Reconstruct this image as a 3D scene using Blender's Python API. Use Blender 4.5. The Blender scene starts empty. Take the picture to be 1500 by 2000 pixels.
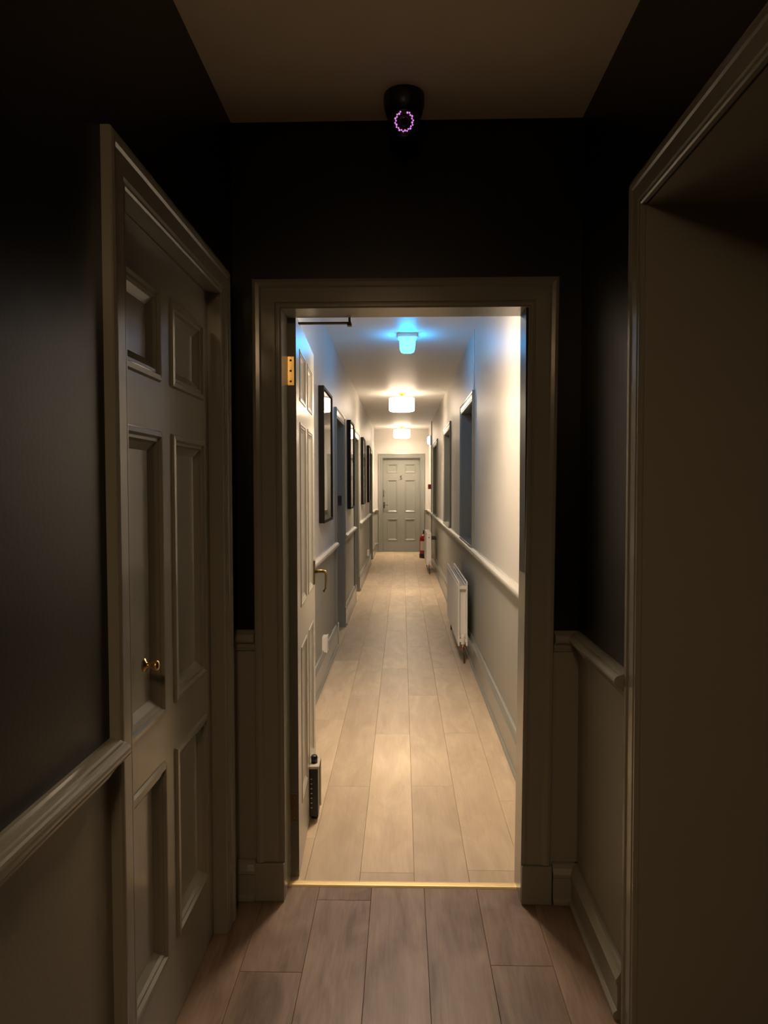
import bpy, bmesh, math, random
from mathutils import Vector, Matrix
random.seed(7)
SC = bpy.context.scene
COL = SC.collection

# ------------------------------------------------------------------ camera
F_PX, W_PX, H_PX = 1387.0, 1500, 2000
VPX, VPY = 785.0, 950.0            # vanishing point of the corridor in the photo
cd = bpy.data.cameras.new('camera'); cam = bpy.data.objects.new('camera', cd); COL.objects.link(cam)
cd.sensor_fit = 'VERTICAL'; cd.sensor_height = 24.0; cd.lens = F_PX * 24.0 / H_PX
cd.clip_start = 0.02; cd.clip_end = 60
yaw = math.atan((VPX - W_PX / 2) / F_PX); pitch = -math.atan((H_PX / 2 - VPY) / F_PX); roll = -0.002
cam.matrix_world = (Matrix.Translation((0, 0, 1.39)) @ Matrix.Rotation(yaw, 4, 'Z')
                    @ Matrix.Rotation(math.pi / 2 + pitch, 4, 'X') @ Matrix.Rotation(roll, 4, 'Z'))
SC.camera = cam

# ------------------------------------------------------------------ world, exposure
wd = bpy.data.worlds.new('world'); SC.world = wd; wd.use_nodes = True
wd.node_tree.nodes['Background'].inputs[0].default_value = (0.01, 0.012, 0.016, 1)
wd.node_tree.nodes['Background'].inputs[1].default_value = 0.3
vs = SC.view_settings
vs.view_transform = 'Standard'; vs.look = 'None'; vs.gamma = 1; vs.use_curve_mapping = False
vs.exposure = 0.0

# light strengths (each belongs to a lamp built below)
WARM = (1.0, 0.785, 0.56)
WARM_DIM = (1.0, 0.66, 0.36)
L_DRUM = 12.0        # drum lamps of the corridor: fabric sides
L_BOTTOM = 60.0      # and their bottom diffusers
L_ROOM = 9.0          # dim drum lamp of the lobby: sides
L_ROOM_BOTTOM = 60.0  # and its bottom diffuser
L_EMERG = 31.0       # cool emergency light
P_BEAM = 168.0       # light leaving the drums downwards
L_DOME = 3.0

# ------------------------------------------------------------------ materials
def nodes(name):
    m = bpy.data.materials.new(name); m.use_nodes = True
    nt = m.node_tree; b = nt.nodes['Principled BSDF']
    return m, nt, b
def mat(name, col, rough=0.5, metal=0.0, spec=0.5, bump=0.0, bscale=60.0, var=0.0, vscale=4.0, stretch=(1, 1, 1), coat=0.0):
    m, nt, b = nodes(name)
    b.inputs['Base Color'].default_value = (*col, 1); b.inputs['Roughness'].default_value = rough
    b.inputs['Metallic'].default_value = metal; b.inputs['Specular IOR Level'].default_value = spec
    b.inputs['Coat Weight'].default_value = coat
    if bump or var:
        tc = nt.nodes.new('ShaderNodeTexCoord'); mp = nt.nodes.new('ShaderNodeMapping')
        mp.inputs['Scale'].default_value = stretch
        nt.links.new(tc.outputs['Object'], mp.inputs['Vector'])
    if bump:
        n = nt.nodes.new('ShaderNodeTexNoise'); n.inputs['Scale'].default_value = bscale; n.inputs['Detail'].default_value = 3
        bp = nt.nodes.new('ShaderNodeBump'); bp.inputs['Strength'].default_value = bump; bp.inputs['Distance'].default_value = 0.01
        nt.links.new(mp.outputs[0], n.inputs['Vector']); nt.links.new(n.outputs['Fac'], bp.inputs['Height'])
        nt.links.new(bp.outputs[0], b.inputs['Normal'])
    if var:
        n = nt.nodes.new('ShaderNodeTexNoise'); n.inputs['Scale'].default_value = vscale; n.inputs['Detail'].default_value = 5
        mx = nt.nodes.new('ShaderNodeMix'); mx.data_type = 'RGBA'
        mx.inputs['A'].default_value = (*[c * (1 - var) for c in col], 1); mx.inputs['B'].default_value = (*[min(1, c * (1 + var)) for c in col], 1)
        nt.links.new(mp.outputs[0], n.inputs['Vector']); nt.links.new(n.outputs['Fac'], mx.inputs['Factor'])
        nt.links.new(mx.outputs['Result'], b.inputs['Base Color'])
    return m
def emit(name, col, strength):
    m, nt, b = nodes(name)
    b.inputs['Base Color'].default_value = (*col, 1)
    b.inputs['Emission Color'].default_value = (*col, 1); b.inputs['Emission Strength'].default_value = strength
    return m
def wood(name, dark, light, rough):
    m, nt, b = nodes(name)
    N = nt.nodes.new; L = nt.links.new
    oi = N('ShaderNodeObjectInfo'); tc = N('ShaderNodeTexCoord'); ad = N('ShaderNodeVectorMath'); sc = N('ShaderNodeVectorMath')
    cmb = N('ShaderNodeCombineXYZ'); mul = N('ShaderNodeMath'); mul.operation = 'MULTIPLY'; mul.inputs[1].default_value = 37.0
    L(oi.outputs['Random'], mul.inputs[0])
    for k in range(3): L(mul.outputs[0], cmb.inputs[k])
    ad.operation = 'ADD'; L(tc.outputs['Object'], ad.inputs[0]); L(cmb.outputs[0], ad.inputs[1])
    def noise(scale, st, detail, dist=0.0):
        mp = N('ShaderNodeMapping'); mp.inputs['Scale'].default_value = st; L(ad.outputs[0], mp.inputs['Vector'])
        n = N('ShaderNodeTexNoise'); n.inputs['Scale'].default_value = scale; n.inputs['Detail'].default_value = detail
        n.inputs['Distortion'].default_value = dist; L(mp.outputs[0], n.inputs['Vector']); return n
    n1 = noise(3.0, (2.6, 0.75, 1), 5, 1.4)      # cloudy figure
    n2 = noise(14.0, (6.0, 0.45, 1), 4, 0.8)      # long grain
    n3 = noise(60.0, (8.0, 0.5, 1), 2)            # pores
    cr = N('ShaderNodeValToRGB'); cr.color_ramp.elements[0].position = 0.34; cr.color_ramp.elements[1].position = 0.66
    cr.color_ramp.elements[0].color = (*dark, 1); cr.color_ramp.elements[1].color = (*light, 1)
    mA = N('ShaderNodeMath'); mA.operation = 'MULTIPLY_ADD'; mA.inputs[1].default_value = 0.74
    mB = N('ShaderNodeMath'); mB.operation = 'MULTIPLY'; mB.inputs[1].default_value = 0.26
    L(n2.outputs['Fac'], mB.inputs[0]); L(n1.outputs['Fac'], mA.inputs[0]); L(mB.outputs[0], mA.inputs[2])
    L(mA.outputs[0], cr.inputs[0])
    hs = N('ShaderNodeHueSaturation'); v = N('ShaderNodeMath'); v.operation = 'MULTIPLY_ADD'; v.inputs[1].default_value = 0.26; v.inputs[2].default_value = 0.88
    L(oi.outputs['Random'], v.inputs[0]); L(v.outputs[0], hs.inputs['Value']); L(cr.outputs[0], hs.inputs['Color'])
    L(hs.outputs[0], b.inputs['Base Color'])
    bp = N('ShaderNodeBump'); bp.inputs['Strength'].default_value = 0.06; bp.inputs['Distance'].default_value = 0.004
    L(n3.outputs['Fac'], bp.inputs['Height']); L(bp.outputs[0], b.inputs['Normal'])
    b.inputs['Roughness'].default_value = rough; b.inputs['Specular IOR Level'].default_value = 0.45
    return m

M = {}
M['black_paint'] = mat('charcoal_wall_paint', (0.005, 0.005, 0.0042), 0.34, spec=0.26, bump=0.03, bscale=90)
M['grey_wall'] = mat('grey_green_wall_paint', (0.25, 0.235, 0.19), 0.5, bump=0.05, bscale=90)
M['grey_gloss'] = mat('grey_green_satin_woodwork', (0.25, 0.238, 0.195), 0.19, bump=0.02, bscale=25, var=0.03, vscale=5)
M['edge_shade'] = mat('shaded_grey_edge_paint', (0.15, 0.145, 0.12), 0.4)  # woodwork grey darkened to carry the shade on the hinge edge
M['hall_grey'] = mat('corridor_grey_wall_paint', (0.345, 0.34, 0.30), 0.5, bump=0.05, bscale=90)
M['hall_trim'] = mat('corridor_grey_woodwork', (0.26, 0.265, 0.238), 0.22, bump=0.02, bscale=25)
M['hall_rail'] = mat('corridor_pale_rail_paint', (0.42, 0.41, 0.375), 0.25)
M['fire_door_lit'] = mat('fire_door_lit_paint', (0.46, 0.44, 0.385), 0.25, bump=0.02, bscale=25)  # corridor woodwork grey made lighter, standing in for light on the open leaf
M['hall_white'] = mat('corridor_off_white_wall_paint', (0.61, 0.59, 0.56), 0.42, bump=0.10, bscale=9, stretch=(1, 1, 0.35))
M['hall_ceiling'] = mat('corridor_ceiling_paint', (0.90, 0.89, 0.87), 0.48, bump=0.22, bscale=6, stretch=(0.25, 1.3, 1))
M['lobby_ceiling'] = mat('lobby_ceiling_paint', (0.75, 0.68, 0.58), 0.7, bump=0.05, bscale=50, var=0.04)
M['oak'] = wood('light_oak_laminate', (0.50, 0.385, 0.262), (0.65, 0.52, 0.37), 0.36)
M['dark_oak'] = wood('brown_oak_laminate', (0.135, 0.082, 0.056), (0.31, 0.222, 0.165), 0.4)
M['underlay'] = mat('dark_underlay', (0.09, 0.06, 0.04), 0.8)
M['brass'] = mat('brass', (0.80, 0.55, 0.20), 0.25, metal=1)
M['brass_strip'] = mat('satin_brass_strip', (0.72, 0.56, 0.29), 0.5, metal=0.4)
M['old_brass'] = mat('aged_brass', (0.22, 0.16, 0.08), 0.4, metal=1)
M['steel'] = mat('brushed_steel', (0.45, 0.42, 0.38), 0.35, metal=1)
M['dark_metal'] = mat('bronze_painted_metal', (0.10, 0.085, 0.06), 0.4, metal=0.4)
M['black'] = mat('black_plastic', (0.008, 0.008, 0.008), 0.35)
M['black_frame'] = mat('black_picture_frame', (0.006, 0.0055, 0.005), 0.5, spec=0.2)
M['mat_board'] = mat('cream_mount_board', (0.90, 0.85, 0.79), 0.9)
M['white_enamel'] = mat('white_enamel', (0.82, 0.80, 0.77), 0.25)
M['white_plastic'] = mat('white_plastic', (0.80, 0.78, 0.75), 0.35)
M['grey_plastic'] = mat('pale_grey_plastic', (0.55, 0.50, 0.44), 0.4)
M['red'] = mat('red_enamel', (0.30, 0.012, 0.016), 0.25)
M['red_plastic'] = mat('red_plastic', (0.38, 0.02, 0.02), 0.4)
M['copper'] = mat('copper_pipe', (0.45, 0.22, 0.12), 0.4, metal=1)
M['label_white'] = mat('label_paper', (0.7, 0.62, 0.58), 0.6)
M['purple'] = mat('dark_violet_plastic', (0.04, 0.025, 0.10), 0.35)
M['night_glass'] = mat('dark_window_glass', (0.02, 0.025, 0.03), 0.08)
M['number'] = mat('dark_bronze_number', (0.09, 0.085, 0.07), 0.35, metal=0.6)
M['drum_light'] = emit('lit_drum_shade', WARM, L_DRUM)
M['drum_bottom'] = emit('lit_drum_diffuser', WARM, L_BOTTOM)
M['room_light'] = emit('dim_lit_drum_shade', WARM_DIM, L_ROOM)
M['room_bottom'] = emit('dim_lit_drum_diffuser', WARM_DIM, L_ROOM_BOTTOM)
M['emergency_light'] = emit('lit_cool_diffuser', (0.012, 0.43, 1.0), L_EMERG)
M['dome_light'] = emit('lit_cool_dome', (0.55, 0.82, 1.0), L_DOME)
M['violet_led'] = emit('violet_led', (0.75, 0.28, 0.85), 1.0)
def glass_mat():
    m = bpy.data.materials.new('picture_glass'); m.use_nodes = True; nt = m.node_tree
    nt.nodes.clear(); N = nt.nodes.new
    o = N('ShaderNodeOutputMaterial'); mx = N('ShaderNodeMixShader'); t = N('ShaderNodeBsdfTransparent'); g = N('ShaderNodeBsdfGlossy'); fr = N('ShaderNodeFresnel')
    g.inputs['Roughness'].default_value = 0.03; fr.inputs['IOR'].default_value = 1.5
    nt.links.new(fr.outputs[0], mx.inputs[0]); nt.links.new(t.outputs[0], mx.inputs[1]); nt.links.new(g.outputs[0], mx.inputs[2]); nt.links.new(mx.outputs[0], o.inputs[0])
    return m
M['glass'] = glass_mat()
def print_mat(name, c0, c1, c2, scale):
    m, nt, b = nodes(name); N = nt.nodes.new; L = nt.links.new
    tc = N('ShaderNodeTexCoord'); n = N('ShaderNodeTexNoise'); n.inputs['Scale'].default_value = scale; n.inputs['Detail'].default_value = 6
    cr = N('ShaderNodeValToRGB'); e = cr.color_ramp.elements; e[0].position = 0.35; e[1].position = 0.65
    e[0].color = (*c0, 1); e[1].color = (*c1, 1); k = e.new(0.5); k.color = (*c2, 1)
    L(tc.outputs['Object'], n.inputs['Vector']); L(n.outputs['Fac'], cr.inputs[0]); L(cr.outputs[0], b.inputs['Base Color']); b.inputs['Roughness'].default_value = 0.7
    return m
M['print_a'] = print_mat('muted_print', (0.40, 0.35, 0.34), (0.75, 0.76, 0.78), (0.60, 0.54, 0.52), 4)
M['print_b'] = print_mat('grey_print', (0.12, 0.12, 0.13), (0.55, 0.55, 0.55), (0.3, 0.3, 0.31), 6)
M['print_c'] = print_mat('brown_print', (0.14, 0.10, 0.07), (0.50, 0.42, 0.33), (0.32, 0.25, 0.19), 5)
M['print_d'] = print_mat('green_grey_print', (0.10, 0.11, 0.09), (0.42, 0.42, 0.36), (0.25, 0.25, 0.21), 5)

# ------------------------------------------------------------------ mesh helpers
class MB:
    def __init__(s): s.bm = bmesh.new()
    def _fs(s, fs, mi):
        for f in fs: f.material_index = mi
    def box(s, x0, x1, y0, y1, z0, z1, mi=0):
        v = [s.bm.verts.new((x, y, z)) for x in (x0, x1) for y in (y0, y1) for z in (z0, z1)]
        for q in ((0, 1, 3, 2), (4, 6, 7, 5), (0, 4, 5, 1), (2, 3, 7, 6), (0, 2, 6, 4), (1, 5, 7, 3)):
            f = s.bm.faces.new([v[i] for i in q]); f.material_index = mi
        return s
    def sweep(s, loops, mi=0, caps=True, smooth=False):
        """loops: list of rings of points (same length)"""
        R = [[s.bm.verts.new(p) for p in lp] for lp in loops]
        n = len(R[0])
        for a, b in zip(R, R[1:]):
            for i in range(n):
                f = s.bm.faces.new((a[i], a[(i + 1) % n], b[(i + 1) % n], b[i])); f.material_index = mi; f.smooth = smooth
        if caps:
            for lp in (R[0], R[-1]):
                f = s.bm.faces.new(lp); f.material_index = mi
        return s
    def lathe(s, prof, c=(0, 0, 0), axis='Z', seg=32, mi=0, smooth=True, caps=True):
        """prof: (radius, height) list"""
        c = Vector(c); R = []
        for r, h in prof:
            ring = []
            for k in range(seg):
                a = 2 * math.pi * k / seg; p, q = r * math.cos(a), r * math.sin(a)
                d = {'Z': (p, q, h), 'Y': (p, h, q), 'X': (h, p, q)}[axis]
                ring.append(s.bm.verts.new(c + Vector(d)))
            R.append(ring)
        for a, b in zip(R, R[1:]):
            for i in range(seg):
                f = s.bm.faces.new((a[i], a[(i + 1) % seg], b[(i + 1) % seg], b[i])); f.material_index = mi; f.smooth = smooth
        for lp, pr in ((R[0], prof[0]), (R[-1], prof[-1])):
            if caps and pr[0] > 1e-6:
                f = s.bm.faces.new(lp); f.material_index = mi
        return s
    def tube(s, pts, r, seg=10, mi=0):
        pts = [Vector(p) for p in pts]; loops = []
        for i, p in enumerate(pts):
            d = (pts[min(i + 1, len(pts) - 1)] - pts[max(i - 1, 0)]).normalized()
            u = d.cross(Vector((0, 0, 1)) if abs(d.z) < 0.9 else Vector((1, 0, 0))).normalized(); v = d.cross(u)
            rr = r[i] if isinstance(r, (list, tuple)) else r
            loops.append([p + u * rr * math.cos(2 * math.pi * k / seg) + v * rr * math.sin(2 * math.pi * k / seg) for k in range(seg)])
        return s.sweep(loops, mi, smooth=True)
    def build(s, name, mats, parent=None, bevel=0.0, seg=2, xf=None):
        bm = s.bm
        bmesh.ops.remove_doubles(bm, verts=bm.verts, dist=1e-6)
        bmesh.ops.recalc_face_normals(bm, faces=bm.faces)
        if xf:
            for v in bm.verts: v.co = xf(v.co)
        me = bpy.data.meshes.new(name); bm.to_mesh(me); bm.free()
        for m in (mats if isinstance(mats, (list, tuple)) else [mats]): me.materials.append(M[m])
        o = bpy.data.objects.new(name, me); COL.objects.link(o)
        if parent:
            o.parent = parent; o.matrix_parent_inverse = parent.matrix_world.inverted()
        if bevel:
            b = o.modifiers.new('bevel', 'BEVEL'); b.width = bevel; b.segments = seg; b.limit_method = 'ANGLE'; b.angle_limit = 0.6
        return o
def tag(o, label, cat=None, group=None, kind=None):
    o['label'] = label
    if cat: o['category'] = cat
    if group: o['group'] = group
    if kind: o['kind'] = kind
    return o
def empty(name, loc=(0, 0, 0)):
    e = bpy.data.objects.new(name, None); COL.objects.link(e); e.location = loc; e.empty_display_size = 0.05
    e.matrix_world = Matrix.Translation(loc)
    return e
def structure(o, label, cat): return tag(o, label, cat, kind='structure')

class Fr:
    """a wall frame: a runs along the wall, t stands out of it"""
    def __init__(s, O, A, N): s.O, s.A, s.N = Vector(O), Vector(A), Vector(N)
    def P(s, a, z, t): return s.O + s.A * a + s.N * t + Vector((0, 0, z))
    def box(s, mb, a0, a1, z0, z1, t0, t1, mi=0):
        p, q = s.P(a0, z0, t0), s.P(a1, z1, t1)
        mb.box(min(p.x, q.x), max(p.x, q.x), min(p.y, q.y), max(p.y, q.y), z0, z1, mi); return mb
LOBBY_L = Fr((-0.556, 0, 0), (0, 1, 0), (1, 0, 0))      # a = world y
LOBBY_R = Fr((0.583, 0, 0), (0, 1, 0), (-1, 0, 0))
LOBBY_F = Fr((0, 2.345, 0), (1, 0, 0), (0, -1, 0))      # a = world x
HALL_L = Fr((-0.58, 0, 0), (0, 1, 0), (1, 0, 0))
HALL_R = Fr((0.565, 0, 0), (0, 1, 0), (-1, 0, 0))
HALL_E = Fr((0, 15.05, 0), (1, 0, 0), (0, -1, 0))

CASING = [(0, 0), (0, 0.011), (0.004, 0.014), (0.010, 0.014), (0.013, 0.010), (0.017, 0.016), (0.055, 0.016), (0.060, 0.020), (0.070, 0.022), (0.078, 0.020), (0.080, 0.017), (0.080, 0)]
def casing(n, fr, a0, a1, z0, zt, label, mt='grey_gloss', w=0.08, sill=False, plinth=0.0, th=1.0, xf=None):
    """architrave round an opening: two legs and a head, mitred"""
    e = empty('trim_%d' % n, fr.P((a0 + a1) / 2, z0, 0)); structure(e, label, 'door trim' if not sill else 'window trim')
    pr = [(x * w / 0.08, t * th) for x, t in CASING]
    zl = z0 + plinth
    for sgn, a in ((-1, a0), (1, a1)):
        mb = MB()
        mb.sweep([[fr.P(a + sgn * x, zl, t) for x, t in pr], [fr.P(a + sgn * x, zt + x, t) for x, t in pr]])
        mb.build('casing_leg', mt, e, xf=xf)
        if plinth:
            m2 = MB(); lo, hi = sorted((a + sgn * 0.0, a + sgn * (w + 0.006)))
            fr.box(m2, lo, hi, z0, zl - 0.002, 0, 0.026 * th); m2.build('plinth_block', mt, e, bevel=0.003, xf=xf)
    mb = MB()
    mb.sweep([[fr.P(a0 - x, zt + x, t) for x, t in pr], [fr.P(a1 + x, zt + x, t) for x, t in pr]])
    mb.build('casing_head', mt, e, xf=xf)
    return e
RAIL = [(0, 0), (0.007, 0.001), (0.010, 0.005), (0.010, 0.009), (0.014, 0.012)] + [(0.014 + 0.010 * (1 - math.cos(a)), 0.012 + 0.018 * math.sin(a)) for a in [math.pi / 2 * k / 6 for k in range(1, 7)]] \
    + [(0.025 + 0.016 * math.cos(a), 0.047 + 0.016 * math.sin(a)) for a in [math.radians(-80 + 17 * k) for k in range(11)]] + [(0.020, 0.0655), (0.014, 0.068), (0.008, 0.070), (0, 0.070)]
def rail(n, fr, a0, a1, label, mt='grey_gloss', z=0.843):
    mb = MB(); mb.sweep([[fr.P(a, z + h, t) for t, h in RAIL] for a in (a0, a1)])
    return structure(mb.build('trim_%d' % n, mt), label, 'dado rail')
def skirt_profile(h):
    return [(0, 0), (0.030, 0), (0.034, 0.006), (0.034, 0.016), (0.028, 0.022), (0.024, 0.024), (0.024, h - 0.045), (0.028, h - 0.040), (0.028, h - 0.030), (0.018, h - 0.014), (0.014, h - 0.003), (0.008, h), (0, h)]
def skirting(name, fr, a0, a1, h, label, mt='grey_gloss'):
    mb = MB(); mb.sweep([[fr.P(a, z, t) for t, z in skirt_profile(h)] for a in (a0, a1)])
    return structure(mb.build(name, mt), label, 'baseboard')

PROF = [(0.0, 0.0), (0.003, 0.005), (0.011, 0.006), (0.015, 0.001), (0.020, 0.001), (0.024, -0.004), (0.034, -0.010), (0.037, -0.012)]
def leaf(parent, fr, a0, a1, z0, z1, cols, rows, th, mt, tface=0.0, both=True, psc=1.0, dsc=None):
    """six-panel leaf; front face at t = tface, body behind it. cols: two (a0,a1), rows: (z0,z1) from the bottom"""
    mb = MB(); t0 = tface - th; t1 = tface
    cols = sorted(cols); rows = sorted(rows)
    av = [a0, cols[0][0], cols[0][1], cols[1][0], cols[1][1], a1]
    for i in (0, 2, 4): fr.box(mb, av[i], av[i + 1], z0, z1, t0, t1)
    zv = [z0] + [z for r in rows for z in r] + [z1]
    for i in range(0, len(zv), 2):
        for c in cols: fr.box(mb, c[0], c[1], zv[i], zv[i + 1], t0, t1)
    body = mb.build('leaf', mt, parent)
    for c in cols:
        for r in rows:
            m = MB()
            for side in ((1, t1), (-1, t0)) if both else ((1, t1),):
                sg, tb = side; loops = []
                for o, d in PROF:
                    o *= psc; d *= psc if dsc is None else dsc
                    loops.append([fr.P(c[0] + o, r[0] + o, tb + sg * d), fr.P(c[1] - o, r[0] + o, tb + sg * d), fr.P(c[1] - o, r[1] - o, tb + sg * d), fr.P(c[0] + o, r[1] - o, tb + sg * d)])
                R = [[m.bm.verts.new(p) for p in lp] for lp in loops]
                for A_, B_ in zip(R, R[1:]):
                    for i in range(4): m.bm.faces.new((A_[i], A_[(i + 1) % 4], B_[(i + 1) % 4], B_[i]))
                m.bm.faces.new(R[-1])
            m.build('panel', mt, parent)
    return body

# ------------------------------------------------------------------ the setting: shell
Z_L, Z_H = 2.575, 2.60           # lobby and corridor ceilings
DADO = 0.86
YB = -2.3                        # lobby back wall
def wall(name, spans, mats, label):
    """spans: (x0,x1,y0,y1,z0,z1); split at the dado into lower and upper paint"""
    mb = MB()
    for x0, x1, y0, y1, z0, z1 in spans:
        if z0 < DADO < z1:
            mb.box(x0, x1, y0, y1, z0, DADO, 1); mb.box(x0, x1, y0, y1, DADO, z1, 0)
        else: mb.box(x0, x1, y0, y1, z0, z1, 1 if z1 <= DADO else 0)
    return structure(mb.build(name, mats), label, 'wall')
# lobby
LD0, LD1, LDZ = 1.405, 2.150, 1.975       # left door opening (y range, head)
XL = -0.556
wall('wall_left', [(XL - .16, XL, YB, LD0, 0, 2.62), (XL - .16, XL, LD1, 2.40, 0, 2.62), (XL - .16, XL, LD0, LD1, LDZ, 2.62)],
     ['black_paint', 'grey_wall'], 'charcoal wall over grey dado holding the closed panelled door of the dark lobby')
XR = 0.583; RO0, RO1, ROZ = 0.50, 1.735, 2.063      # right opening
wall('wall_right', [(XR, XR + .10, YB, RO0, 0, 2.62), (XR, XR + .10, RO1, 2.40, 0, 2.62), (XR, XR + .10, RO0, RO1, ROZ, 2.62)],
     ['black_paint', 'grey_wall'], 'charcoal wall over grey dado with the wide cased opening of the dark lobby')
DX0, DX1, DZ = -0.395, 0.405, 1.972        # doorway to the corridor
wall('wall_front', [(-.75, DX0 - .0, 2.345, 2.455, 0, 2.66), (DX1, .75, 2.345, 2.455, 0, 2.66), (DX0, DX1, 2.345, 2.455, DZ, 2.66)],
     ['black_paint', 'grey_wall'], 'charcoal wall over grey dado around the doorway into the lit corridor')
wall('wall_back', [(-.75, .75, YB - .1, YB, 0, 2.62)], ['black_paint', 'grey_wall'], 'charcoal wall over grey dado of the lobby facing the corridor doorway')
structure(MB().box(-.75, .75, YB - .1, 2.345, Z_L, Z_L + .08).build('ceiling', 'lobby_ceiling'), 'dim brownish ceiling of the dark lobby', 'ceiling')
# side passage behind the wide opening (grey reveal)
mb = MB()
mb.box(XR - .001, 2.3, RO1 - .004, RO1 + .10, 0, ROZ + .001)             # far reveal, faces the viewer
mb.box(XR + .10, 2.3, RO0 - .10, RO0, 0, 2.2)
mb.box(2.2, 2.3, RO0, RO1, 0, 2.2)
structure(mb.build('wall_passage', 'grey_wall'), 'plain grey-brown painted wall lining the wide cased opening', 'wall')
structure(MB().box(XR + .004, 2.3, RO0, RO1, ROZ - .003, ROZ + .08).build('ceiling', 'grey_wall'), 'low soffit over the wide cased opening', 'ceiling')
# corridor
HX0, HX1, HY0, HY1 = -0.58, 0.565, 2.45, 15.05
DOORS_L = [(6.20, 6.965), (8.60, 9.33), (12.74, 13.46)]
WINS_R = [(5.61, 6.64), (8.22, 9.36), (11.22, 12.45)]
WZ0, WZ1 = 0.905, 2.06
sp = []; y = HY0
for a, b in DOORS_L:
    sp.append((HX0 - .2, HX0, y, a, 0, 2.68)); sp.append((HX0 - .2, HX0, a, b, 1.99, 2.68)); y = b
sp.append((HX0 - .2, HX0, y, HY1 + .1, 0, 2.68))
wall('wall_corridor_left', sp, ['hall_white', 'hall_grey'], 'off-white corridor wall over grey dado hung with tall framed pictures')
sp = []; y = HY0
for a, b in WINS_R:
    sp.append((HX1, HX1 + .22, y, a, 0, 2.68)); sp.append((HX1, HX1 + .22, a, b, 0, WZ0)); sp.append((HX1, HX1 + .22, a, b, WZ1, 2.68)); y = b
sp.append((HX1, HX1 + .22, y, HY1 + .1, 0, 2.68))
wall('wall_corridor_right', sp, ['hall_white', 'hall_grey'], 'off-white corridor wall over grey dado with recessed windows and radiators')
ED0, ED1, EDZ = -0.404, 0.387, 1.985
wall('wall_corridor_end', [(HX0, ED0, HY1, HY1 + .12, 0, 2.68), (ED1, HX1, HY1, HY1 + .12, 0, 2.68), (ED0, ED1, HY1, HY1 + .12, EDZ, 2.68)],
     ['hall_white', 'hall_grey'], 'off-white end wall over grey dado around the door numbered 5')
structure(MB().box(HX0 - .2, HX1 + .2, 2.40, HY1 + .1, Z_H, Z_H + .08).build('ceiling', 'hall_ceiling'), 'long white corridor ceiling with the drum lamps', 'ceiling')

# floors: every plank a piece of its own
def plank(parent, x0, x1, y0, y1, mt):
    g = 0.0004; c = 0.0009; hx, hy = (x1 - x0) / 2 - g, (y1 - y0) / 2 - g
    mb = MB()
    mb.sweep([[(-hx, -hy, -.012), (hx, -hy, -.012), (hx, hy, -.012), (-hx, hy, -.012)], [(-hx, -hy, -c), (hx, -hy, -c), (hx, hy, -c), (-hx, hy, -c)],
              [(-hx + c, -hy + c, 0), (hx - c, -hy + c, 0), (hx - c, hy - c, 0), (-hx + c, hy - c, 0)]])
    o = mb.build('plank', mt); o.location = ((x0 + x1) / 2, (y0 + y1) / 2, 0)
    o.parent = parent; return o
def lay(parent, lines, joints, y0, y1, length, mt, xmin, xmax):
    for i in range(len(lines) - 1):
        a, b = max(lines[i], xmin), min(lines[i + 1], xmax)
        if b - a < 0.01: continue
        j = joints[i] % length
        ys = [y0]; k = math.floor((y0 - j) / length) + 1
        while j + k * length < y1 - 0.02:
            if j + k * length > y0 + 0.02: ys.append(j + k * length)
            k += 1
        ys.append(y1)
        for p, q in zip(ys, ys[1:]): plank(parent, a, b, p, q, mt)
YT = 2.412                       # threshold strip, near edge
fl = structure(MB().box(-.75, 2.3, YB - .1, YT + .02, -.06, -.012).build('floor', 'underlay'), 'brown oak plank floor of the dark lobby', 'floor')
w = 0.181; ln = [-.106 + w * k for k in range(-4, 14)]
jt = {-2: 1.978, -1: 2.335, 0: 1.30, 1: 1.20, 2: 2.02, 3: 1.45, -3: 1.25, -4: .7}
lay(fl, ln, [jt.get(k, 0.37 * k) for k in range(-4, 14)], YB, YT, 1.38, 'dark_oak', -.74, 2.29)
f2 = structure(MB().box(-.80, .80, YT + .02, HY1 + .1, -.06, -.012).build('floor', 'underlay'), 'pale oak plank floor running down the lit corridor', 'floor')
w = 0.1935; ln = [-.151 + w * k for k in range(-4, 5)]
jt = {-1: 3.24, 0: 2.508, 1: 3.252, 2: 2.53, -2: 2.75, -3: 3.3, 3: 3.1}
lay(f2, ln, [jt.get(k, .3 * k) for k in range(-4, 5)], YT + .02, HY1 + .05, 1.433, 'oak', -.78, .78)
mb = MB(); mb.sweep([[(x, YT, 0), (x, YT + .004, .005), (x, YT + .010, .0065), (x, YT + .016, .004), (x, YT + .022, .0065), (x, YT + .030, .006), (x, YT + .036, 0)] for x in (DX0 - .012, DX1 + .0)])
structure(mb.build('trim_1', 'brass_strip'), 'brass threshold strip between the brown and the pale planks', 'threshold')

# ------------------------------------------------------------------ doorway into the corridor
def lean(co):                     # the right jamb of the old doorway is out of plumb
    co = co.copy()
    if co.x > 0.2: co.x += (co.z - 1.0) * 0.010
    return co
casing(2, LOBBY_F, DX0, DX1, 0, DZ, 'grey moulded architrave around the doorway into the lit corridor', w=0.094, plinth=0.131, th=0.95, xf=lean)
mb = MB()
mb.box(DX0 - .03, DX0 + .001, 2.334, 2.462, 0, DZ); mb.box(DX0 - .03, DX1 + .03, 2.334, 2.462, DZ - .001, DZ + .03); mb.box(DX1 - .001, DX1 + .03, 2.334, 2.462, 0, DZ)
structure(mb.build('trim_3', 'grey_gloss', xf=lean), 'grey door lining inside the corridor doorway', 'door trim')
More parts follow.
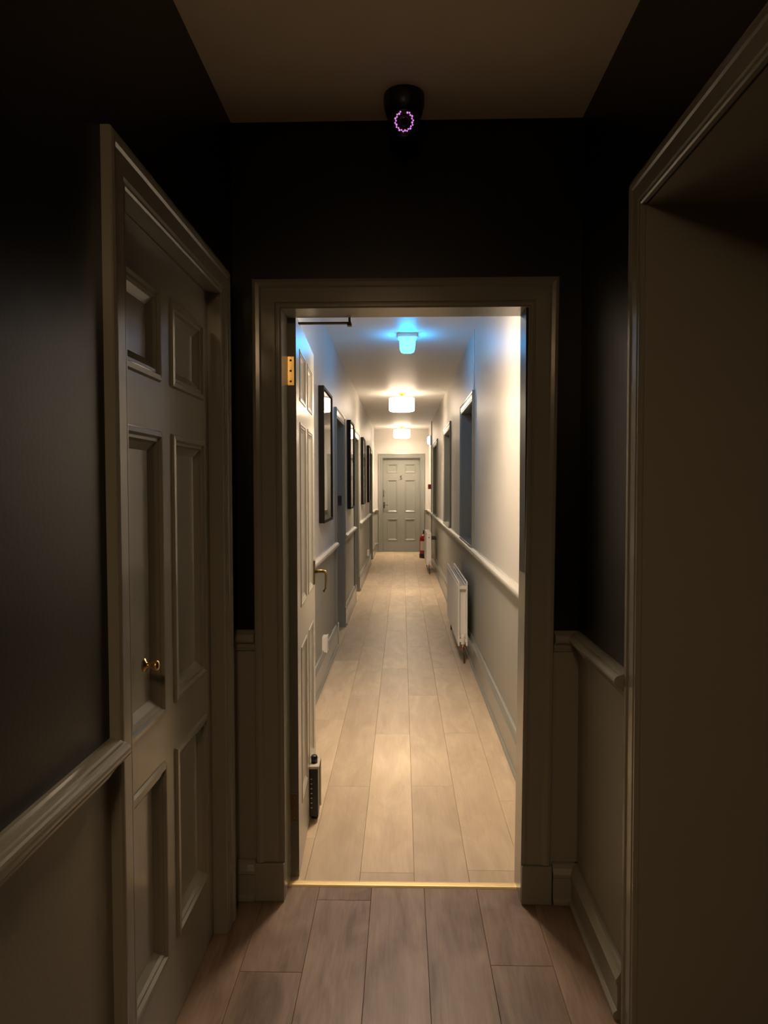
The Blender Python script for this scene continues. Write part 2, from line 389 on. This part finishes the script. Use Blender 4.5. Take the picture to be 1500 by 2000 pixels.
# dado rail and skirting stubs either side of the doorway
rail(4, LOBBY_F, XL, DX0 - .094, 'short dado rail stub between corridor doorway and panelled door')
rail(5, LOBBY_F, DX1 + .095, XR, 'short dado rail stub between corridor doorway and wide opening')
skirting('baseboard_front', LOBBY_F, XL, DX0 - .098, .135, 'short grey skirting between corridor doorway and panelled door')
skirting('baseboard_front', LOBBY_F, DX1 + .094, XR, .135, 'short grey skirting between corridor doorway and wide opening')
rail(6, LOBBY_L, YB, LD0 - .082, 'glossy grey dado rail running up to the closed panelled door')
rail(7, LOBBY_R, RO1 + .078, 2.345, 'grey dado rail between the wide opening and the corridor doorway')
rail(8, LOBBY_R, YB, RO0 - .08, 'grey dado rail on the lobby wall behind the wide opening')
skirting('baseboard_left', LOBBY_L, YB, LD0 - .082, .135, 'grey skirting below the glossy dado rail of the lobby')
skirting('baseboard_right', LOBBY_R, RO1 + .082, 2.345, .135, 'grey skirting between the wide opening and the corridor doorway')
skirting('baseboard_right', LOBBY_R, YB, RO0 - .08, .135, 'grey skirting on the lobby wall behind the wide opening')
casing(9, LOBBY_R, RO0, RO1, 0, ROZ, 'grey architrave around the wide opening of the lobby', w=0.075, th=0.9)

# closed six-panel door in the left lobby wall
casing(10, LOBBY_L, LD0, LD1, 0, LDZ, 'grey architrave around the closed panelled lobby door', w=0.084, plinth=0.0, th=1.0)
mb = MB()
LOBBY_L.box(mb, LD0 - .03, LD0 + .002, 0, LDZ + .03, -.15, .010); LOBBY_L.box(mb, LD1 - .002, LD1 + .03, 0, LDZ + .03, -.15, .010); LOBBY_L.box(mb, LD0, LD1, LDZ - .002, LDZ + .03, -.15, .010)
structure(mb.build('trim_11', 'grey_gloss'), 'grey door lining around the closed panelled lobby door', 'door trim')
d = structure(empty('door_1', (-.60, 1.78, 0)), 'closed grey six-panel door with small brass knob in the dark lobby', 'door')
leaf(d, LOBBY_L, LD0 + .003, LD1 - .003, .006, LDZ - .004, [(1.475, 1.715), (1.795, 2.085)], [(.215, .715), (.833, 1.525), (1.642, 1.868)], .04, 'grey_gloss', tface=-.030, psc=1.35)
mb = MB(); kc = LOBBY_L.P(1.585, .985, -.030)
mb.lathe([(0.0, .0), (.016, .0), (.016, .003), (.007, .006), (.006, .016), (.010, .022), (.0125, .028), (.010, .034), (.0, .036)], kc, 'X', 20); mb.build('door_knob', 'brass', d)

# open fire door, swung into the corridor
ang = math.atan2(-.032, .75)
LEAF = Fr((-.366, 2.468, 0), (math.sin(ang), math.cos(ang), 0), (math.cos(ang), -math.sin(ang), 0))
def fbox(mb, fr, a0, a1, z0, z1, t0, t1, mi=0):
    mb.sweep([[fr.P(a0, z, t0), fr.P(a1, z, t0), fr.P(a1, z, t1), fr.P(a0, z, t1)] for z in (z0, z1)], mi)
LEAF.box = lambda mb, a0, a1, z0, z1, t0, t1, mi=0: fbox(mb, LEAF, a0, a1, z0, z1, t0, t1, mi)
d = structure(empty('door_2', (-.38, 2.47, 0)), 'open grey six-panel fire door swung back against the corridor wall', 'door')
leaf(d, LEAF, 0, .755, .008, 1.985, [(.115, .335), (.425, .645)], [(.215, .80), (.945, 1.625), (1.70, 1.89)], .036, 'fire_door_lit', psc=0.85, dsc=.5)
for zc in (1.79, .255):
    h = MB(); LEAF.box(h, -.0035, -.001, zc - .05, zc + .05, -.030, -.006)
    o = h.build('hinge', 'brass' if zc > 1 else 'old_brass', d, bevel=.001)
    k = MB(); k.lathe([(0, -.052), (.005, -.052), (.005, .052), (0, .052)], LEAF.P(-.004, zc, -.034), 'Z', 12); k.build('hinge_pin', 'brass', o)
    s_ = MB()
    for dz in (-.036, .0, .036): s_.lathe([(0, -.0012), (.004, -.001), (.004, .0)], LEAF.P(-.0035, zc + dz, -.018), 'Y', 10)
    s_.build('screw', 'old_brass', o)
h = MB(); LEAF.box(h, -.0015, 0, .008, 1.985, -.036, 0); h.build('edge_shade_strip', 'edge_shade', d)  # added strip: shade of the hinge edge put in as a darker grey
# lever handle with long plate
h = MB(); LEAF.box(h, .655, .695, .955, 1.062, 0, .008); hp = h.build('handle_plate', 'old_brass', d, bevel=.002)
h = MB(); h.tube([LEAF.P(.675, 1.013, .006), LEAF.P(.675, 1.013, .048)], .008); h.tube([LEAF.P(.675, 1.013, .044), LEAF.P(.670, 1.012, .054), LEAF.P(.664, 1.000, .057), LEAF.P(.660, .975, .057), LEAF.P(.655, .940, .056), LEAF.P(.648, .926, .047)], [.007, .007, .0055, .005, .005, .006])
h.build('lever', 'old_brass', hp)
# hold-open unit on the foot of the door
h = MB(); LEAF.box(h, .415, .505, .022, .225, 0, .036); u_ = h.build('door_holder', 'black', d, bevel=.004)
u_['label'] = 'black hold-open unit with pale edges at the door foot'
h = MB(); LEAF.box(h, .413, .513, .224, .236, 0, .040); LEAF.box(h, .505, .513, .03, .236, 0, .042); h.build('cover_edge', 'grey_plastic', u_, bevel=.003)
h = MB(); h.lathe([(0, 0), (.014, 0), (.014, .026), (.011, .031), (0, .032)], LEAF.P(.455, .236, .018), 'Z', 16); h.build('button', 'black', u_)
for k in range(7):
    h = MB(); LEAF.box(h, .4138, .4155, .060 + k * .020, .064 + k * .020, .005, .012); h.build('vent_slot', 'steel', u_)
h = MB(); h.lathe([(0, 0), (.014, 0), (.016, .006), (.012, .012), (.009, .014), (.009, .023), (0, .023)], LEAF.P(.46, 0.001, .018), 'Z', 16); h.build('plunger', 'black', u_)
# overhead closer arm
h = MB(); h.box(-.362, -.176, 2.492, 2.508, 1.957, 1.964); h.build('closer_arm', 'dark_metal', d, bevel=.0015)
h = MB(); h.box(-.190, -.174, 2.490, 2.510, 1.950, 1.957); h.box(-.186, -.178, 2.494, 2.506, 1.956, 1.990); h.box(-.205, -.160, 2.456, 2.512, 1.988, 1.996); h.build('closer_bracket', 'dark_metal', d)
h = MB(); LEAF.box(h, .02, .20, 1.93, 1.975, -.09, -.036); h.build('closer_body', 'steel', d, bevel=.004)

# ------------------------------------------------------------------ corridor joinery
names = ['recessed corridor doorway closest to the open fire door', 'middle recessed corridor doorway', 'recessed corridor doorway closest to the end wall']
tn = 12; y = HY0
for i, (a, b) in enumerate(DOORS_L):
    casing(tn, HALL_L, a, b, 0, 1.99, 'grey architrave of the ' + names[i], 'hall_trim', w=.085, plinth=.20); tn += 1
    mb = MB(); HALL_L.box(mb, a - .02, a + .001, 0, 2.01, -.19, .009); HALL_L.box(mb, b - .001, b + .02, 0, 2.01, -.19, .009); HALL_L.box(mb, a, b, 1.989, 2.01, -.19, .009)
    structure(mb.build('trim_%d' % tn, 'hall_trim'), 'grey lining of the ' + names[i], 'door trim'); tn += 1
    d = structure(empty('door_%d' % (i + 3), HALL_L.P((a + b) / 2, 0, -.12)), 'closed grey door set back in the ' + names[i], 'door')
    wd_ = b - a; mid = (a + b) / 2
    leaf(d, HALL_L, a + .003, b - .003, .006, 1.986, [(a + .10, mid - .045), (mid + .045, b - .10)], [(.22, .72), (.84, 1.53), (1.65, 1.87)], .04, 'hall_trim', tface=-.115)
    mb = MB(); mb.lathe([(0, 0), (.020, 0), (.020, .004), (.008, .007), (.007, .02), (.018, .03), (.02, .04), (.012, .05), (0, .052)], HALL_L.P(b - .06, 1.0, -.115), 'X', 20); mb.build('door_knob', 'steel', d)
    rail(tn, HALL_L, y, a - .085, 'picture-wall dado rail leading up to the ' + names[i], 'hall_rail'); tn += 1
    skirting('baseboard_corridor_left', HALL_L, y, a - .085, .20, 'picture-wall skirting leading up to the ' + names[i], 'hall_trim')
    y = b + .085
rail(tn, HALL_L, y, HY1, 'dado rail stub on the picture wall meeting the end wall', 'hall_rail'); tn += 1
skirting('baseboard_corridor_left', HALL_L, y, HY1, .20, 'tall skirting stub on the picture wall meeting the end wall', 'hall_trim')
rail(tn, HALL_R, HY0, HY1, 'long dado rail running under the corridor windows', 'hall_rail'); tn += 1
skirting('baseboard_corridor_right', HALL_R, HY0, HY1, .20, 'tall skirting behind the corridor radiators', 'hall_trim')
wn = ['corridor window closest to the open fire door', 'middle corridor window', 'corridor window closest to the end wall']
for i, (a, b) in enumerate(WINS_R):
    casing(tn, HALL_R, a, b, WZ0, WZ1, 'grey architrave of the ' + wn[i], 'hall_trim', w=.075, sill=True); tn += 1
    d = structure(empty('window_%d' % (i + 1), HALL_R.P((a + b) / 2, WZ0, -.19)), 'recessed dark-paned window: the ' + wn[i], 'window')
    mb = MB(); HALL_R.box(mb, a - .015, a + .002, WZ0, WZ1, -.2, .008); HALL_R.box(mb, b - .002, b + .015, WZ0, WZ1, -.2, .008); HALL_R.box(mb, a, b, WZ1 - .002, WZ1 + .015, -.2, .008)
    mb.build('reveal', 'hall_trim', d)
    mb = MB(); HALL_R.box(mb, a, b, WZ0 - .002, WZ0 + .020, -.2, .028); mb.build('window_sill', 'hall_trim', d, bevel=.004)
    mb = MB(); mid = (a + b) / 2
    for p, q in ((a + .002, a + .055), (mid - .025, mid + .025), (b - .055, b - .002)): HALL_R.box(mb, p, q, WZ0 + .02, WZ1 - .002, -.195, -.155)
    for p, q in ((WZ0 + .02, WZ0 + .08), (WZ0 + .56, WZ0 + .60), (WZ1 - .055, WZ1 - .002)):
        HALL_R.box(mb, a + .055, mid - .025, p, q, -.195, -.155); HALL_R.box(mb, mid + .025, b - .055, p, q, -.195, -.155)
    mb.build('window_frame', 'hall_trim', d, bevel=.002)
    for p, q in ((a + .055, mid - .025), (mid + .025, b - .055)):
        for r, s_ in ((WZ0 + .08, WZ0 + .56), (WZ0 + .60, WZ1 - .055)):
            mb = MB(); HALL_R.box(mb, p, q, r, s_, -.178, -.172); mb.build('pane', 'night_glass', d)
# end wall and the door numbered 5
rail(tn, HALL_E, HX0, ED0 - .1, 'dado rail stub on the end wall by the door handle', 'hall_rail'); tn += 1
rail(tn, HALL_E, ED1 + .1, HX1, 'dado rail stub on the end wall behind the extinguisher', 'hall_rail'); tn += 1
skirting('baseboard_corridor_end', HALL_E, HX0, ED0 - .105, .20, 'skirting stub on the end wall by the door handle', 'hall_trim')
skirting('baseboard_corridor_end', HALL_E, ED1 + .105, HX1, .20, 'skirting stub on the end wall behind the extinguisher', 'hall_trim')
casing(tn, HALL_E, ED0, ED1, 0, EDZ, 'grey architrave around the door numbered 5', 'hall_trim', w=.095, plinth=.20); tn += 1
mb = MB(); HALL_E.box(mb, ED0 - .02, ED0 + .001, 0, EDZ, -.12, .008); HALL_E.box(mb, ED1 - .001, ED1 + .02, 0, EDZ, -.12, .008); HALL_E.box(mb, ED0 - .02, ED1 + .02, EDZ - .001, EDZ + .02, -.12, .008)
structure(mb.build('trim_%d' % tn, 'hall_trim'), 'grey lining around the door numbered 5', 'door trim'); tn += 1
d = structure(empty('door_6', (0, 15.1, 0)), 'closed grey six-panel door numbered 5 at the corridor end', 'door')
leaf(d, HALL_E, ED0 + .003, ED1 - .003, .006, EDZ - .004, [(-.315, -.090), (.055, .290)], [(.235, .70), (.835, 1.535), (1.67, 1.87)], .044, 'hall_trim', tface=-.05, psc=1.1)
cu = bpy.data.curves.new('five', 'FONT'); cu.body = '5'; cu.size = .115; cu.extrude = .003; cu.align_x = 'CENTER'
tmp = bpy.data.objects.new('five', cu); COL.objects.link(tmp)
bpy.context.view_layer.update()
me = bpy.data.meshes.new_from_object(tmp.evaluated_get(bpy.context.evaluated_depsgraph_get())); bpy.data.objects.remove(tmp)
me.transform(Matrix.Translation((-.02, 15.096, 1.535)) @ Matrix.Rotation(math.pi / 2, 4, 'X')); me.name = 'door_number'
me.materials.clear(); me.materials.append(M['number'])
o = bpy.data.objects.new('door_number', me); COL.objects.link(o); o.parent = d; o.matrix_parent_inverse = d.matrix_world.inverted(); o['label'] = 'dark numeral 5'
mb = MB(); HALL_E.box(mb, -.395, -.360, .93, 1.06, -.05, -.042); pl = mb.build('handle_plate', 'dark_metal', d, bevel=.002)
mb = MB(); mb.tube([(-.377, 15.095, 1.0), (-.377, 15.045, 1.0), (-.365, 15.038, .998), (-.29, 15.04, .992)], .009); mb.build('lever', 'dark_metal', pl)
mb = MB(); HALL_E.box(mb, -.393, -.368, 1.20, 1.33, -.05, -.030); mb.build('lock_case', 'steel', d, bevel=.003)
# boxed pipe run in the far corner
mb = MB(); mb.box(.546, HX1 + .001, 13.30, 13.42, 0, DADO, 1); mb.box(.546, HX1 + .001, 13.30, 13.42, DADO, Z_H, 0)
structure(mb.build('trim_%d' % tn, ['hall_white', 'hall_grey']), 'narrow boxed pipe run carrying the red call point', 'pipe boxing'); tn += 1

# ------------------------------------------------------------------ lamps
def drum(z_top, x, y, zc, mt, bt, label, r=.166, hgt=.165):
    e = tag(empty('ceiling_lamp', (x, y, z_top)), label, 'ceiling lamp', 'round drum ceiling lamps')
    mb = MB(); mb.lathe([(0, 0), (.058, 0), (.058, -.010), (.030, -.022), (.012, -.026), (.012, -(z_top - zc) + .01), (0, -(z_top - zc) + .01)], (x, y, z_top), 'Z', 28); mb.build('ceiling_rose', 'brass', e)
    mb = MB(); b_, t_ = zc - hgt / 2, zc + hgt / 2
    mb.lathe([(r - .012, b_), (r - .003, b_ + .006), (r, b_ + .014), (r, t_ - .010), (r - .004, t_), (r - .03, t_), (r - .03, t_ - .004), (r - .012, t_ - .012), (r - .012, b_)], (x, y, 0), 'Z', 48, caps=False); mb.build('lamp_shade', mt, e)
    mb = MB(); mb.lathe([(0, b_ + .001), (r - .0125, b_ + .001), (r - .0125, b_ + .004), (0, b_ + .004)], (x, y, 0), 'Z', 48); mb.build('bottom_diffuser', bt, e)
    mb = MB(); mb.lathe([(0, t_ - .010), (r - .031, t_ - .010), (r - .031, t_ - .005), (0, t_ - .005)], (x, y, 0), 'Z', 48); mb.build('top_plate', 'white_plastic', e)
    if mt == 'drum_light':
        ld = bpy.data.lights.new('lamp_beam', 'SPOT'); ld.energy = P_BEAM; ld.color = WARM; ld.spot_size = math.radians(132); ld.spot_blend = 0.9; ld.shadow_soft_size = .13
        lo = bpy.data.objects.new('lamp_beam', ld); COL.objects.link(lo); lo.location = (0, 0, b_ - .004 - z_top); lo.parent = e
    return e
drum(Z_H, .0, 9.30, 2.452, 'drum_light', 'drum_bottom', 'glowing white drum lamp on brass rose, between the emergency light and another drum lamp')
drum(Z_H, .0, 14.42, 2.452, 'drum_light', 'drum_bottom', 'glowing white drum lamp nearest the door numbered 5')
drum(Z_H, .0, 3.55, 2.452, 'drum_light', 'drum_bottom', 'glowing white drum lamp just inside the corridor doorway')
drum(Z_L, -.12, -0.75, 2.425, 'room_light', 'room_bottom', 'dim drum lamp on the dark lobby ceiling')
e = tag(empty('emergency_light', (.045, 5.72, Z_H)), 'small cool blue-white emergency light on the corridor ceiling', 'emergency light')
mb = MB(); mb.box(.045 - .078, .045 + .078, 5.72 - .078, 5.72 + .078, Z_H - .030, Z_H); mb.build('base', 'white_plastic', e, bevel=.006)
mb = MB(); q = [(0.0, 0.062), (-.055, .062), (-.085, .058), (-.105, .048), (-.112, .035)]
def rr(hw, z, n=6, rad=.02):
    p = []
    for sx, sy, a0 in ((1, 1, 0), (-1, 1, 90), (-1, -1, 180), (1, -1, 270)):
        for k in range(n):
            a = math.radians(a0 + 90 * k / (n - 1)); p.append((.045 + sx * (hw - rad) + rad * math.cos(a), 5.72 + sy * (hw - rad) + rad * math.sin(a), z))
    return p
mb.sweep([rr(hw, Z_H - .030 + z) for z, hw in q], smooth=True); mb.build('diffuser', 'emergency_light', e)
e = tag(empty('wall_light', (.546, 13.36, 2.25)), 'small glowing oval wall light above the red call point', 'wall light')
mb = MB(); mb.box(.530, .546, 13.312, 13.408, 2.165, 2.335); mb.build('base', 'white_plastic', e, bevel=.004)
mb = MB()
mb.sweep([[(.530 - dx, 13.36 + .044 * s_ * math.cos(a), 2.25 + .080 * s_ * math.sin(a)) for a in [2 * math.pi * k / 24 for k in range(24)]] for s_, dx in ((1, 0), (1, .025), (.85, .045), (.5, .056))], smooth=True)
mb.build('diffuser', 'dome_light', e)

# ------------------------------------------------------------------ security camera on the lobby ceiling
cx, cy = .008, 2.200
e = tag(empty('security_camera', (cx, cy, Z_L)), 'black dome security camera with violet lit ring under the lobby ceiling', 'camera')
mb = MB(); mb.lathe([(0, 0), (.061, 0), (.062, -.006), (.062, -.030), (.058, -.044), (.053, -.060), (.048, -.064), (0, -.064)], (cx, cy, Z_L), 'Z', 40); mb.build('mount', 'black', e)
bc = Vector((cx, cy, Z_L - .083)); R_ = .050
mb = MB(); mb.lathe([(R_ * math.cos(t), R_ * math.sin(t)) for t in [math.pi * (k / 16 - .5) for k in range(17)]][0:], bc, 'Z', 36); ball = mb.build('camera_ball', 'black', e)
dv = (Vector((0, 0, 1.39)) - bc).normalized(); dv = (dv + Vector((0, 0, .12))).normalized()
uu = dv.cross(Vector((0, 0, 1))).normalized(); vv = uu.cross(dv)
fc = bc + dv * .0475
mb = MB(); mb.sweep([[fc + dv * o + uu * r * math.cos(a) + vv * r * math.sin(a) for a in [2 * math.pi * k / 32 for k in range(32)]] for o, r in ((-.012, .034), (.003, .034), (.005, .032), (.005, .018), (.003, .016))], smooth=False); mb.build('face_plate', 'black', ball)
mb = MB(); mb.sweep([[fc + dv * o + uu * r * math.cos(a) + vv * r * math.sin(a) for a in [2 * math.pi * k / 24 for k in range(24)]] for o, r in ((.003, .015), (.006, .014), (.007, .009), (.0065, .002))], smooth=True); mb.build('lens', 'night_glass', ball)
nl = 26
for k in range(nl):
    a = math.pi / 2 + math.radians(24) + (2 * math.pi - math.radians(48)) * k / (nl - 1)
    rr_ = .0255 + (.0015 if k % 2 else -.0012)
    p = fc + dv * .0055 + uu * rr_ * math.cos(a) + vv * rr_ * math.sin(a)
    mb = MB(); r_ = .0024 if k % 3 else .0030
    mb.lathe([(r_ * math.cos(t), r_ * math.sin(t)) for t in [math.pi * (j / 4 - .5) for j in range(5)]], p, 'Z', 8); mb.build('led', 'violet_led', ball)

# ------------------------------------------------------------------ framed pictures
def picture(y0, y1, z0, z1, pm, label, matw=.075):
    fr = HALL_L; e = tag(empty('framed_picture', fr.P((y0 + y1) / 2, z0, 0)), label, 'picture', 'tall black-framed pictures along the corridor')
    fw, dp = .020, .040
    mb = MB()
    fr.box(mb, y0, y0 + fw, z0, z1, .002, dp); fr.box(mb, y1 - fw, y1, z0, z1, .002, dp)
    fr.box(mb, y0 + fw, y1 - fw, z0, z0 + fw, .002, dp); fr.box(mb, y0 + fw, y1 - fw, z1 - fw, z1, .002, dp)
    mb.build('frame', 'black_frame', e)
    mb = MB(); fr.box(mb, y0 + fw, y1 - fw, z0 + fw, z1 - fw, .004, .022)
    mb.build('mount_board', 'mat_board', e)
    mb = MB(); fr.box(mb, y0 + fw + matw, y1 - fw - matw, z0 + fw + matw, z1 - fw - matw, .022, .0228); mb.build('print', pm, e)
    mb = MB(); fr.box(mb, y0 + fw, y1 - fw, z0 + fw, z1 - fw, .030, .032); mb.build('glass', 'glass', e)
picture(4.94, 5.56, 1.133, 2.092, 'print_a', 'black-framed picture with cream mount on the wall beside the open fire door')
picture(7.53, 8.10, 1.150, 2.095, 'print_b', 'black-framed grey picture just before the middle recessed doorway')
picture(10.02, 10.56, 1.135, 2.085, 'print_c', 'black-framed brown picture just past the middle recessed doorway')
picture(11.80, 12.40, 1.125, 2.070, 'print_d', 'black-framed picture just before the recessed doorway closest to the end wall')

# ------------------------------------------------------------------ radiators
def radiator(y0, y1, xf, z0, z1, label, cover):
    xr = xf + .062; e = tag(empty('radiator', (xf + .03, y0, 0)), label, 'radiator', 'white panel radiators of the corridor')
    def pan(x0, x1, name):
        mb = MB(); n = max(6, int((y1 - y0) / .033)); loops = []
        mb.box(x0, x1, y0, y1, z0, z1)
        for k in range(n):
            a = y0 + .02 + (y1 - y0 - .04) * k / n; b = a + (y1 - y0 - .04) / n
            xs = x0 - .004
            mb.sweep([[(x0 + .001, a + .003, z), (xs, a + .009, z), (xs, b - .009, z), (x0 + .001, b - .003, z)] for z in (z0 + .03, z1 - .03)])
        mb.build(name, 'white_enamel', e, bevel=.0025)
    pan(xf, xf + .011, 'front_panel'); pan(xr, xr + .011, 'rear_panel')
    mb = MB(); n = int((y1 - y0) / .04)
    for k in range(n):
        a = y0 + .035 + (y1 - y0 - .07) * k / n
        mb.box(xf + .012, xr - .001, a, a + .0015, z0 + .06, z1 - .05)
    o = mb.build('convector_fins', 'white_enamel', e); o['kind'] = 'stuff'
    for yy in (y0 + .004, y1 - .034):
        for zz in (z1 - .062, z0 + .030):
            MB().box(xf + .010, xr + .001, yy, yy + .030, zz, zz + .026).build('end_connector', 'white_enamel', e, bevel=.003)
    if cover:
        mb = MB(); mb.box(xf, xr + .011, y0 - .003, y0 + .001, z0, z1); mb.build('end_cover', 'white_enamel', e, bevel=.002)
        mb = MB(); mb.box(xf, xr + .011, y0, y1, z1 - .001, z1 + .004); mb.build('top_grille', 'white_enamel', e, bevel=.002)
        for zz in (z1 - .06, z0 + .045):
            mb = MB(); mb.lathe([(0, -.006), (.012, -.006), (.012, .002), (0, .002)], (xf + .037, y0 - .003, zz), 'Y', 16); mb.build('plug', 'steel', e)
    xv, yv = xf + .037, y0 - .018 if cover else y0 + .008
    mb = MB(); mb.lathe([(0, 0), (.014, 0), (.016, .004), (.016, .07), (.012, .078), (0, .08)], (xv, yv, z0 + .012), 'Z', 18); va = mb.build('valve_head', 'white_plastic', e)
    mb = MB(); mb.lathe([(0, -.045), (.009, -.045), (.013, -.030), (.013, -.018), (.010, -.014), (.010, .001), (0, .001)], (xv, yv, z0 + .012), 'Z', 16); mb.build('valve_body', 'copper', va)
    mb = MB(); mb.tube([(xv, yv, z0 - .03), (xv + .002, yv - .002, z0 - .06), (xv + .008, yv - .003, .06), (xv + .012, yv - .004, .0)], .0075); mb.build('pipe', 'dark_metal', e)
    mb = MB(); mb.tube([(xv, y1 - .02, z0 + .035), (xv, y1 - .02, .0)], .0075); mb.build('pipe', 'dark_metal', e)
    for yy in (y0 + .45, y1 - .30):
        mb = MB(); mb.box(xr + .011, HX1 - .0005, yy, yy + .03, z1 - .13, z1 - .09); mb.build('wall_bracket', 'dark_metal', e)
radiator(5.54, 6.88, .440, .137, .645, 'white double-panel radiator with open end, under the corridor window closest to the fire door', False)
radiator(11.25, 12.30, .392, .137, .640, 'white radiator with closed end cover, in front of the fire extinguisher', True)

# ------------------------------------------------------------------ fire extinguisher
ex, ey = .425, 13.80
e = tag(empty('fire_extinguisher', (ex, ey, 0)), 'red fire extinguisher standing on the floor beside the end-covered radiator', 'fire extinguisher')
mb = MB(); mb.lathe([(0, .03), (.080, .03), (.082, .036), (.082, .38), (.076, .415), (.055, .440), (.028, .452), (.024, .47), (0, .47)], (ex, ey, 0), 'Z', 32); bo = mb.build('cylinder', 'red', e)
mb = MB(); mb.lathe([(0, 0), (.084, 0), (.088, .006), (.088, .075), (.083, .085), (.080, .085), (.080, .04), (0, .04)], (ex, ey, 0), 'Z', 32); mb.build('base_ring', 'black', e)
mb = MB(); mb.lathe([(.0828, .15), (.0828, .33)], (ex, ey, 0), 'Z', 32)
bmesh.ops.delete(mb.bm, geom=[f for f in mb.bm.faces if len(f.verts) > 4 or f.calc_center_median().y > ey - .05 or f.calc_center_median().x > ex + .03], context='FACES')
mb.build('label', 'label_white', bo)
mb = MB(); mb.lathe([(0, .465), (.018, .465), (.018, .51), (0, .515)], (ex, ey, 0), 'Z', 16); mb.box(ex - .012, ex + .012, ey - .10, ey + .03, .512, .522); mb.box(ex - .010, ex + .010, ey - .09, ey + .01, .535, .543); mb.box(ex - .010, ex + .010, ey, ey + .012, .512, .54); mb.build('valve', 'black', e)
mb = MB(); mb.tube([(ex + .015, ey + .01, .495), (ex + .06, ey + .01, .50), (ex + .094, ey, .46), (ex + .098, ey - .005, .30), (ex + .096, ey - .01, .16)], .010); mb.build('hose', 'black', e)
# red call point on the boxed pipe run
e = tag(empty('call_point', (.546, 13.36, 1.385)), 'red fire alarm call point on the boxed pipe run', 'call point')
mb = MB(); mb.box(.492, .546, 13.318, 13.405, 1.338, 1.428); mb.build('case', 'red_plastic', e, bevel=.004)
mb = MB(); mb.box(.489, .493, 13.335, 13.388, 1.36, 1.41); mb.build('press_pane', 'label_white', e)
# sockets
def socket(y, z0, z1, wdt, label):
    fr = HALL_L; e = tag(empty('wall_socket', fr.P(y, z0, 0)), label, 'socket', 'white sockets low on the picture wall')
    mb = MB(); fr.box(mb, y, y + wdt, z0, z1, 0, .030); mb.build('box', 'white_plastic', e, bevel=.003)
    mb = MB(); fr.box(mb, y - .003, y + wdt + .003, z0 - .003, z1 + .003, .030, .037); mb.build('face_plate', 'white_plastic', e, bevel=.002)
    mb = MB(); fr.box(mb, y + wdt * .3, y + wdt * .7, z1 - .03, z1 - .012, .037, .040); mb.build('switch', 'white_plastic', e, bevel=.001)
socket(5.10, .185, .30, .088, 'white surface socket below the picture beside the fire door')
socket(11.75, .235, .335, .09, 'tiny white socket low beside the recessed doorway closest to the end wall')
# dark violet lock box in the first recessed doorway
e = tag(empty('lock_box', HALL_L.P(6.965, 1.25, -.05)), 'small dark violet lock box on the jamb of a recessed corridor doorway', 'lock box')
mb = MB(); HALL_L.box(mb, 6.940, 6.965, 1.205, 1.300, -.045, -.010); mb.build('case', 'purple', e, bevel=.003)
mb = MB(); HALL_L.box(mb, 6.937, 6.941, 1.225, 1.280, -.038, -.018); mb.build('cover', 'black', e, bevel=.001)
# thin cable from the ceiling down to the near window
mb = MB(); mb.tube([(HX1 - .004, 5.575, Z_H), (HX1 - .004, 5.57, 2.4), (HX1 - .004, 5.572, 2.14)], .004, 8)
tag(mb.build('cable', 'white_plastic'), 'thin white cable dropping from the ceiling to a corridor window', 'cable')
